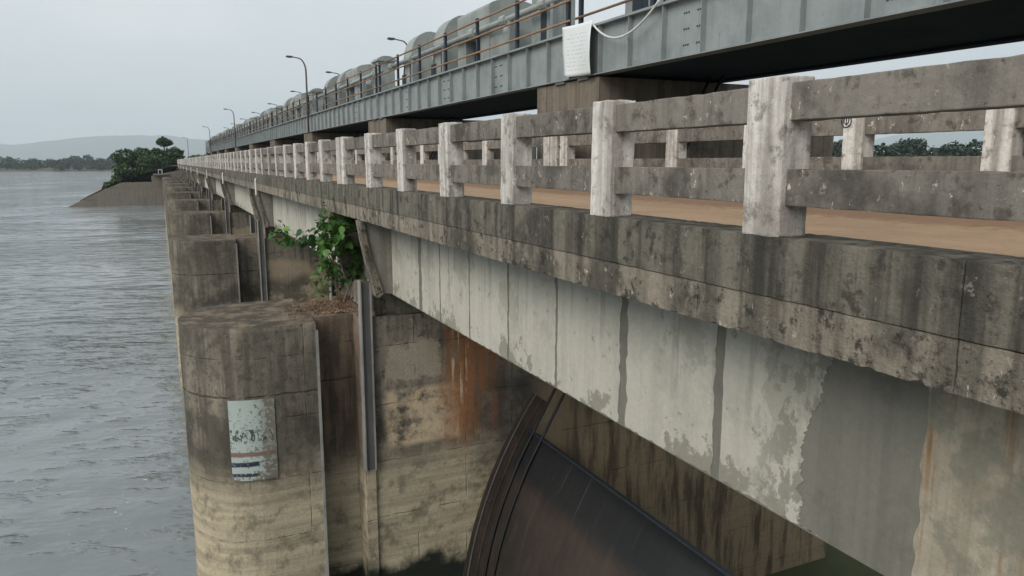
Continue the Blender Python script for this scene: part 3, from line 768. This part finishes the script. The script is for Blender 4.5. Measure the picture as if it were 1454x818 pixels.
# ------------------------------------------------------------------ gate hoists on the bridge
def hood(y0, y1, x0, x1, z0, zs, z1):          # cover with an arched top, axis along the bridge
    poly = [(x0, z0), (x0, zs)]
    cx = (x0 + x1) / 2
    for i in range(1, 12):
        a = math.pi - math.pi * i / 12; poly.append((cx + (x1 - x0) / 2 * math.cos(a), zs + (z1 - zs) * math.sin(a)))
    poly += [(x1, zs), (x1, z0)]
    return G().prism(poly, 'y', y0, y1)
Z = GZ1 + .03
def hoist(y, label, group=None, proto=None):
    t = thing('gate_hoist', label, 'hoist', (9.3, y, Z), group); inv = Matrix.Translation((-9.3, 0, -Z))
    def add(g, nm, mt, sm=False, par=None):
        o = g.build(nm, mt, par or t, sm)
        if not par: o.matrix_parent_inverse = inv
        return o
    # drum B and C with arched covers
    for ya, yb in ((10.3, 12.2), (13.9, 15.8)):
        d = add(hood(ya, yb - .9, 9.12, 10.75, Z + .02, Z + 1.25, Z + 2.2), 'drum_cover', 'hoist')
        hood(yb - .89, yb - .02, 9.35, 10.5, Z + .02, Z + .7, Z + 1.55).build('cover_end', 'hoist', d)
        for yy in (ya + .12, yb - 1.0): G().box(9.10, 9.117, yy, yy + .05, Z + .05, Z + 1.25).build('cover_strap', 'navy', d)
        G().box(9.108, 9.118, ya + .7, ya + 1.25, Z + .12, Z + .62).build('hatch', 'navy', d)
    # gear casing A: arched hood, the shade in its open bay painted as a dark block
    a = add(hood(6.2, 8.8, 9.10, 10.7, Z + .95, Z + 1.72, Z + 1.95), 'gear_cover', 'hoist')
    for yy in (6.2, 8.1): G().box(9.10, 10.7, yy, yy + .7, Z + .02, Z + .948).build('cover_side', 'hoist', a)
    G().box(9.4, 10.65, 6.91, 8.09, Z + .02, Z + .94).build('bay_shade_block', 'navy', a)
    add(G().box(9.12, 10.6, 4.6, 6.19, Z + .02, Z + .80), 'motor_bed', 'hoist')
    add(hood(4.8, 5.9, 9.4, 10.3, Z + .81, Z + .95, Z + 1.25), 'motor', 'hoist')
    # control cabinet on legs
    c = add(G().box(9.20, 9.95, 2.6, 3.6, Z + .02, Z + 1.65), 'control_cabinet', 'hoist')
    G().box(9.185, 9.198, 2.75, 3.05, Z + .15, Z + 1.3).build('cabinet_door', 'navy', c); hood(2.5, 3.7, 9.12, 10.02, Z + 1.652, Z + 1.66, Z + 1.88).build('cabinet_roof', 'hoist', c)
    # drive shaft with couplings and bearings
    s = add(G().tube([(8.95, 1.2, Z + 1.05), (8.95, 16.4, Z + 1.05)], .085, 10), 'drive_shaft', 'hoist', True)
    for yy in (2.2, 4.6, 6.9, 9.4, 13.2, 15.8): G().tube([(8.95, yy, Z + 1.05), (8.95, yy + .35, Z + 1.05)], .145, 10).build('coupling', 'hoist', s)
    for yy in (1.8, 4.3, 9.6, 13.0): add(G().box(8.87, 9.03, yy, yy + .14, Z + .02, Z + .97), 'shaft_stand', 'girder')
    for x in (9.33, 10.9): add(G().box(x, x + .12, 1.4, 16.3, Z + .001, Z + .019), 'base_rail', 'girder')
    return t
h0 = hoist(joint(0) - .05, 'grey gate hoist with arched covers on the bridge length past the hanging notice')
for k in range(-1, NSP - 1):
    if k == 0: continue
    c = copy_tree(h0); c.location = (9.3, joint(k) - .05, Z)
    if k == -1: c['label'] = 'grey gate hoist with arched covers behind the hanging white notice sheet'
    else: c['label'] = ORD[k + 1] + ' grey gate hoist along the steel bridge from the hanging notice'; c['group'] = 'far gate hoists'

# ------------------------------------------------------------------ lamp posts
def bent(x, y, z0, z1, reach, r, top):
    pts = [(x, y, z0), (x, y, z1)]
    for i in range(1, 8):
        a = math.pi / 2 * i / 7; pts.append((x - reach * .55 * (1 - math.cos(a)), y, z1 + top * math.sin(a)))
    pts.append((x - reach, y + .05, z1 + top + .06)); return pts
def lamp(x, y, z0, z1, reach, mat, label, group, r=.055, head=True):
    t = thing('lamp_post', label, 'lamp post', (x, y, z0), group); inv = Matrix.Translation((-x, -y, -z0))
    o = G().tube(bent(x, y, z0, z1, reach, r, .75), r, 8, r * .6).build('pole', mat, t, True); o.matrix_parent_inverse = inv
    hd = G().prism([(x - reach - .34, z1 + .78), (x - reach - .3, z1 + .86), (x - reach + .05, z1 + .85), (x - reach + .05, z1 + .77), (x - reach - .12, z1 + .74)], 'y', y - .06, y + .12).build('lamp_head', 'lampgrey', t)
    hd.matrix_parent_inverse = inv
    return t
lamp(8.22, joint(2) - 1.2, 1.75, 5.30, .78, 'pole', 'first tall rusty lamp post on the hoist bridge face counted from the notice', 'tall lamp posts on the hoist bridge face')
lamp(8.22, joint(5) - 2.0, 1.75, 5.30, .78, 'pole', 'second tall rusty lamp post on the hoist bridge face counted from the notice', 'tall lamp posts on the hoist bridge face')
lamp(8.22, joint(8) - 2.5, 1.75, 5.30, .78, 'pole', 'third tall rusty lamp post on the hoist bridge face counted from the notice', 'tall lamp posts on the hoist bridge face')
for i in range(8):
    lamp(12.2, 38.6 + 15.9 * i, GZ1 + .03, 5.45, .85, 'lampgrey', ORD[i + 1] + ' dark bent lamp post behind the gate hoists counted from the notice', 'lamp posts behind the hoists', .05)
lamp(6.5, 205, -1, 5.2, .9, 'lampgrey', 'small lamp post beside the road beyond the far bridge end', None, .06)

# ------------------------------------------------------------------ notice sheet and cable on the girder
g = G(); nu, nv = 14, 16
for i in range(nu + 1):
    for j in range(nv + 1):
        u, v = i / nu, j / nv
        y = 13.72 + 1.28 * u - .16 * (1 - v) * (u - .2) + .12 * (.5 - abs(v - .5)) ** 1.0 * (1 if u > .5 else -.9) * abs(u - .5) * 2
        z = 1.80 + 1.08 * v + .05 * u
        x = 8.27 + .05 * math.sin(u * 3.1) - .07 * (v - .5) ** 2 - .09 * (1 - u) * math.sin(v * math.pi)
        g.v.append((x, y, z))
for i in range(nu):
    for j in range(nv): a = i * (nv + 1) + j; g.f.append([a, a + 1, a + nv + 2, a + nv + 1])
ns = g.build('notice_sheet', 'paper', None, True)
md = ns.modifiers.new('thickness', 'SOLIDIFY'); md.thickness = .004
tag(ns, 'curled white notice sheet with faded lines of writing hung on the steel girder', 'notice')
pts = []
for i in range(25):
    t = i / 24; y = 13.74 + (11.45 - 13.74) * t; pts.append((8.28, y, 2.80 + .06 * t - 1.75 * t * (1 - t) * (1.1 - .25 * t)))
cb = G().tube(pts, .021, 8).build('hanging_cable', 'cable', None, True); tag(cb, 'white cable sagging across the girder beside the notice sheet', 'cable')

# ------------------------------------------------------------------ fig sapling on the gauge pier
fig = thing('fig_sapling', 'bright green fig sapling growing out of the top of the gauge painted pier', 'sapling', (3.30, 15.75, PIER_TOP))
finv = Matrix.Translation((-3.30, -15.75, -PIER_TOP))
base = Vector((3.30, 15.75, PIER_TOP - .02)); tips = []
def branch(p, d, L, r, depth):
    pts = [p]; q = p.copy(); dd = d.normalized()
    for i in range(6):
        dd = (dd + Vector((random.uniform(-.16, .16), random.uniform(-.16, .16), random.uniform(-.05, .16)))).normalized()
        q = q + dd * L / 6; pts.append(q.copy())
    o = G().tube(pts, r, 6, r * .45).build('stem', 'stem', fig, True); o.matrix_parent_inverse = finv
    tips.extend([(pts[i], dd) for i in range(2, 7)])
    if depth:
        for i in (2, 3, 4, 5, 6):
            branch(pts[i], dd + Vector((random.uniform(-1.1, .5), random.uniform(-.7, .7), random.uniform(-.2, .7))), L * random.uniform(.42, .62), r * .5, depth - 1)
branch(base, Vector((-.05, 0, 1)), 1.0, .022, 1)
branch(base + Vector((.06, -.02, 0)), Vector((.25, -.05, 1)), 1.05, .02, 1)
branch(base + Vector((-.03, .03, .0)), Vector((-.28, .0, 1)), 1.05, .018, 1)
branch(Vector((3.12, 15.7, -1.75)), Vector((-.95, -.1, .12)), .85, .012, 1)
branch(Vector((3.15, 15.7, -1.6)), Vector((-.25, -.1, 1)), .62, .012, 0)
branch(Vector((3.05, 15.7, -1.5)), Vector((-.25, -.1, 1)), .75, .010, 0)
branch(Vector((3.2, 15.7, -1.9)), Vector((.15, -.1, 1)), .8, .010, 1)
branch(Vector((3.1, 15.65, -2.0)), Vector((-.45, -.2, .8)), .7, .010, 1)
branch(Vector((3.3, 15.7, -2.1)), Vector((.35, -.1, .6)), .6, .012, 1)
branch(Vector((3.3, 15.7, -2.2)), Vector((.1, -.3, .7)), .7, .012, 1)
branch(Vector((3.05, 15.7, -2.80)), Vector((-.6, -.15, .45)), .42, .01, 0)
lf = G(); lf.v = [(0, 0, 0), (-.36, .14, .05), (-.50, .45, .08), (-.30, .78, .02), (0, 1.16, -.12), (.30, .78, .02), (.50, .45, .08), (.36, .14, .05), (0, .5, -.03), (0, .8, -.05)]
lf.f = [[0, 8, 2, 1], [8, 9, 3, 2], [9, 4, 3], [0, 7, 6, 8], [8, 6, 5, 9], [9, 5, 4]]
lm = mesh_of(lf, 'leaf', 'figleaf')
nl_ = 0
while nl_ < 298:
    p, d = random.choice(tips); s = random.uniform(.10, .19)
    if p.z < -2.45 and random.random() < .7 and p.x > 3.1: continue
    if p.x < 2.6 and random.random() < .12: continue
    nl_ += 1
    o = child(lm, 'leaf', fig); o.matrix_parent_inverse = finv
    o.location = p + Vector((random.gauss(0, .08), random.gauss(0, .1), random.gauss(0, .08)))
    o.rotation_euler = (R(random.gauss(-38, 28)), R(random.gauss(0, 25)), random.uniform(0, 6.283)); o.scale = (s, s, s)
ex = G()
for i in range(430):
    p, d = random.choice(tips)
    if p.x < 2.6 and random.random() < .5: continue
    q = Matrix.Translation(p + Vector((random.gauss(0, .11), random.gauss(0, .14), random.gauss(0, .10)))) @ Matrix.Rotation(random.uniform(0, 6.283), 4, 'Z') @ Matrix.Rotation(R(random.gauss(-40, 30)), 4, 'X') @ Matrix.Scale(random.uniform(.05, .13), 4)
    b = len(ex.v); ex.v += [tuple(q @ Vector(v)) for v in lf.v]; ex.f += [[b + j for j in fc] for fc in lf.f]
exo = ex.build('small_leaves', 'figleaf2', fig); exo.matrix_parent_inverse = finv; exo['kind'] = 'stuff'
# dry litter on the pier top
g = G()
for i in range(1500):
    x = random.gauss(2.9, .38); y = random.gauss(15.1, .5); x = min(x, 3.5) if x > 1.9 else random.uniform(1.9, 3.5)
    if not 13.85 < y < 16.3 or (x > 2.38 and y < 14.42): continue
    zc = PIER_TOP + .012 + .035 * math.exp(-((x - 3.05) / .35) ** 2 - ((y - 15.1) / .45) ** 2) * random.random()
    a = random.uniform(0, 6.28); l, wd = random.uniform(.014, .04), random.uniform(.008, .02); b = len(g.v)
    c, s_ = math.cos(a), math.sin(a); t = random.uniform(-.02, .03)
    g.v += [(x - l * c, y - l * s_, zc), (x + wd * s_, y - wd * c, zc + t), (x + l * c, y + l * s_, zc + .01), (x - wd * s_, y + wd * c, zc + t)]; g.f.append([b, b + 1, b + 2, b + 3])
for i in range(9):
    x, y = random.uniform(1.9, 3.2), random.uniform(14.5, 15.6); a = random.uniform(0, 6.28); L = random.uniform(.12, .3); up_ = random.choice((.02, .05, .2))
    g.tube([(x, y, PIER_TOP), (x + L * .5 * math.cos(a), y + L * .5 * math.sin(a), PIER_TOP + .03 + up_ * .6), (x + L * math.cos(a), y + L * math.sin(a), PIER_TOP + .02 + up_)], .009, 5, .004)
tag(g.build('leaf_litter', 'litter'), 'dry brown leaf litter and dust under the fig sapling', 'leaf litter', kind='stuff')

# ------------------------------------------------------------------ trees
def crown_mesh(lobes, n, size, mat, name='crown'):
    v = []; f = []; tot = sum(l[3] * l[4] * l[5] for l in lobes)
    for (cx, cy, cz, rx, ry, rz) in lobes:
        for i in range(int(n * rx * ry * rz / tot) + 6):
            u = Vector((random.gauss(0, 1), random.gauss(0, 1), random.gauss(0, 1))).normalized()
            k = random.uniform(.45, 1.05) ** .5 * (1 + .42 * mnoise.noise(u * 2.6 + Vector((cx, cy, cz))))
            p = Vector((cx + u.x * rx * k, cy + u.y * ry * k, cz + u.z * rz * k))
            q = Vector((random.gauss(0, 1), random.gauss(0, 1), random.gauss(0, 1))).normalized()
            a = q.orthogonal().normalized(); b = q.cross(a); s = size * random.uniform(.5, 1.3); e = len(v)
            v += [p - a * s, p - b * s * .55, p + a * s, p + b * s * .55]; f.append([e, e + 1, e + 2, e + 3])
    me = bpy.data.meshes.new(name); me.from_pydata([tuple(q) for q in v], [], f); me.materials.append(M[mat]); return me
def tree(x, y, z, h, wd, label, group, n=2600, size=.32, mat='leaf', low=.15, meshes=None, lobn=7):
    t = thing('tree', label, 'tree', (x, y, z), group)
    lobes = []
    for i in range(lobn):
        a = random.uniform(0, 6.28); rr = wd * random.uniform(.1, .36); zz = h * random.uniform(low + .22, .86)
        s = wd * random.uniform(.16, .30); lobes.append((rr * math.cos(a), rr * math.sin(a), zz, s, s, s * random.uniform(.55, .85)))
    cm = meshes or crown_mesh(lobes, n, size, mat)
    child(cm, 'crown', t)
    g = G().tube([(0, 0, -.3), (.04 * h * .3, 0, h * .3), (-.02 * h, .02 * h, h * .72)], h * .028, 7, h * .010)
    for l in lobes: g.tube([(0, 0, h * .28), (l[0] * .5, l[1] * .5, l[2] * .75), (l[0], l[1], l[2])], h * .012, 5, h * .004)
    g.build('trunk', 'bark', t)
    return t
# trees on the bank at the far end of the bridge
tree(-8.6, 181, -6.5, 5.6, 7.5, 'low dark bush overhanging the water at the foot of the far abutment', None, 4200, .34, low=-.1, lobn=9)
tree(-5.5, 184, -4.0, 6.2, 8.5, 'broad dark tree on the stone bank above the low waterside bush', None, 4200, .36, low=-.05, lobn=9)
tree(-2.9, 188, -3.0, 7.2, 6.0, 'taller tree with a spreading crown over the far stone bank', None, 3600, .34, low=.1, lobn=7)
tree(-1.9, 180, -3.2, 4.6, 6.5, 'rounded bush on the stone bank just above the white pipe frame', None, 3400, .32, low=-.1, lobn=10)
tree(.6, 186, -1.5, 5.2, 7.0, 'bushy tree close beside the far end of the concrete railing', None, 3600, .34, low=-.05, lobn=8)
tree(1.0, 190, -1.0, 6.6, 4.2, 'flat topped tree rising behind the railing end bush', None, 1800, .30, low=.45, lobn=5)
tree(10.5, 262, -6.0, 9.0, 9, 'small hazy tree seen just under the far end of the hoist bridge', None, 2200, .45, low=.1)
# trees beyond the downstream railing, seen through its gaps
tm = []
for s in range(4):
    lobes = []
    for i in range(9):
        a = random.uniform(0, 6.28); rr = 6.5 * random.uniform(.1, .8); lobes.append((rr * math.cos(a), rr * math.sin(a), random.uniform(4.5, 12), *(2.9 * random.uniform(.7, 1.2),) * 2, 2.3 * random.uniform(.7, 1.1)))
    tm.append((crown_mesh(lobes, 3000, .55, 'leaf2'), lobes))
trk = mesh_of(G().tube([(0, 0, -.5), (.2, 0, 5), (-.2, .2, 10)], .35, 7, .1).tube([(0, 0, 4), (2.2, .8, 7), (3.4, 1, 9)], .18, 5, .05).tube([(0, 0, 4), (-2.2, -.8, 7), (-3.4, 1, 8.5)], .18, 5, .05), 'trunk', 'bark')
i = 0
for b in np.linspace(36, 76, 70):
    r = 260 + 45 * math.sin(b * 1.7) + random.uniform(-25, 25)
    t = thing('tree', 'hazy green tree in the belt seen through gaps of the downstream railing', 'tree', (r * math.sin(R(b)), r * math.cos(R(b)), -11.2), 'tree belt below the dam')
    s = random.uniform(1.0, 1.28) * r / 260; t.scale = (s, s, s); t.rotation_euler.z = random.uniform(0, 6.28)
    child(tm[i % 4][0], 'crown', t); child(trk, 'trunk', t); i += 1
# wood on the far shore, one mass
v = []; f = []
lobes = []
for i in range(1150):
    x = random.uniform(-760, 330); dy = random.random() ** 1.4 * 190
    yb = 835 + 22 * mnoise.noise(Vector((x * .004, 0, 0))) + .03 * abs(x)
    s = random.uniform(2.9, 5.0) * (1 + .25 * mnoise.noise(Vector((x * .02, 3, 0)))) * (.75 + .5 * dy / 190)
    gz = WATER + 1.6 + dy * .02
    lobes.append((x, yb + 7 + dy, gz + s * random.uniform(.55, .95), s, s * .8, s * random.uniform(.7, 1.0)))
o = bpy.data.objects.new('far_wood', crown_mesh(lobes, 120000, 1.15, 'leaf2', 'far_wood')); C.objects.link(o)
tag(o, 'low dark green wood lining the far shore of the lake', 'wood', kind='stuff')

# ------------------------------------------------------------------ abutment and bank
ab = thing('abutment', 'concrete abutment with a sloping apron running down into the lake', 'abutment', (-4, 173, WATER))
ainv = Matrix.Translation((4, -173, -WATER))
def ap(g, nm, mt): o = g.build(nm, mt, ab); o.matrix_parent_inverse = ainv; return o
ap(G().prism([(-17.6, -9.0), (-10.6, -5.42), (.9, -5.42), (.9, -16), (-17.6, -16)], 'y', 173, 200), 'apron', 'abut')
ap(G().prism([(-10.5, -5.40), (-7.6, -4.2), (-2.0, -4.15), (-2.0, -5.40)], 'y', 173.6, 200), 'step_wall', 'abut')
ap(G().prism([(-1.98, -5.40), (-1.98, -2.9), (1.2, -2.2), (8.3, -.75), (8.3, -5.4)], 'y', 173.4, 200), 'end_wall', 'abut')
ap(G().prism([(.92, -5.44), (8.3, -5.44), (8.3, -16), (.92, -16)], 'y', 172.4, 200), 'seat_wall', 'abut')
bk = G(); rows = [(-11, -5.3), (-7.6, -3.9), (-3, -2.3), (1.5, -.95), (3.2, -.72), (8.6, -.72), (14, -3), (26, -11.2)]
ys = [174.2, 185, 200, 240, 320, 500, 860]
for y in ys:
    for x, z in rows: bk.v.append((x * (1 + max(0, y - 200) / 900), y, z + .18 * mnoise.noise(Vector((x * .6, y * .2, 0)))))
m = len(rows)
for i in range(len(ys) - 1):
    for j in range(m - 1): a = i * m + j; bk.f.append([a, a + 1, a + m + 1, a + m])
for i in range(len(ys)): bk.v.append((-19 * (1 + max(0, ys[i] - 200) / 900), ys[i], -9.6))
for i in range(2, len(ys) - 1): bk.f.append([len(ys) * m + i, i * m, (i + 1) * m, len(ys) * m + i + 1])
tag(bk.build('embankment', 'bank'), 'stone pitched embankment carrying the road on from the bridge end', 'embankment', kind='structure')
fr = thing('pipe_frame', 'small white pipe frame on the far abutment ledge', 'frame', (-.2, 172.2, -2.4))
for x in (-.35, .35): G().tube([(x, 0, 0), (x, 0, .75)], .06, 6).build('upright', 'whitepaint', fr)
G().tube([(-.4, 0, .78), (.4, 0, .78)], .06, 6).build('top_bar', 'whitepaint', fr)
ap(G().box(-1.6, 1.2, 171.6, 174.5, -2.7, -2.42), 'ledge', 'abut')

# ------------------------------------------------------------------ air
hz = G().box(-13400, 13400, -2950, 13400, -17, 640)
me = hz.build('haze', 'whitepaint'); me.data.materials.clear()
hm = bpy.data.materials.new('pale_air'); hm.use_nodes = True; t = hm.node_tree; t.nodes.clear()
oo = t.nodes.new('ShaderNodeOutputMaterial'); pv = t.nodes.new('ShaderNodeVolumePrincipled')
pv.inputs['Color'].default_value = (.80, .90, .98, 1); pv.inputs['Density'].default_value = .00014; pv.inputs['Anisotropy'].default_value = 0.0
t.links.new(pv.outputs[0], oo.inputs['Volume']); me.data.materials.append(hm)
tag(me, 'thin pale haze over the lake and hills', 'haze', kind='stuff')
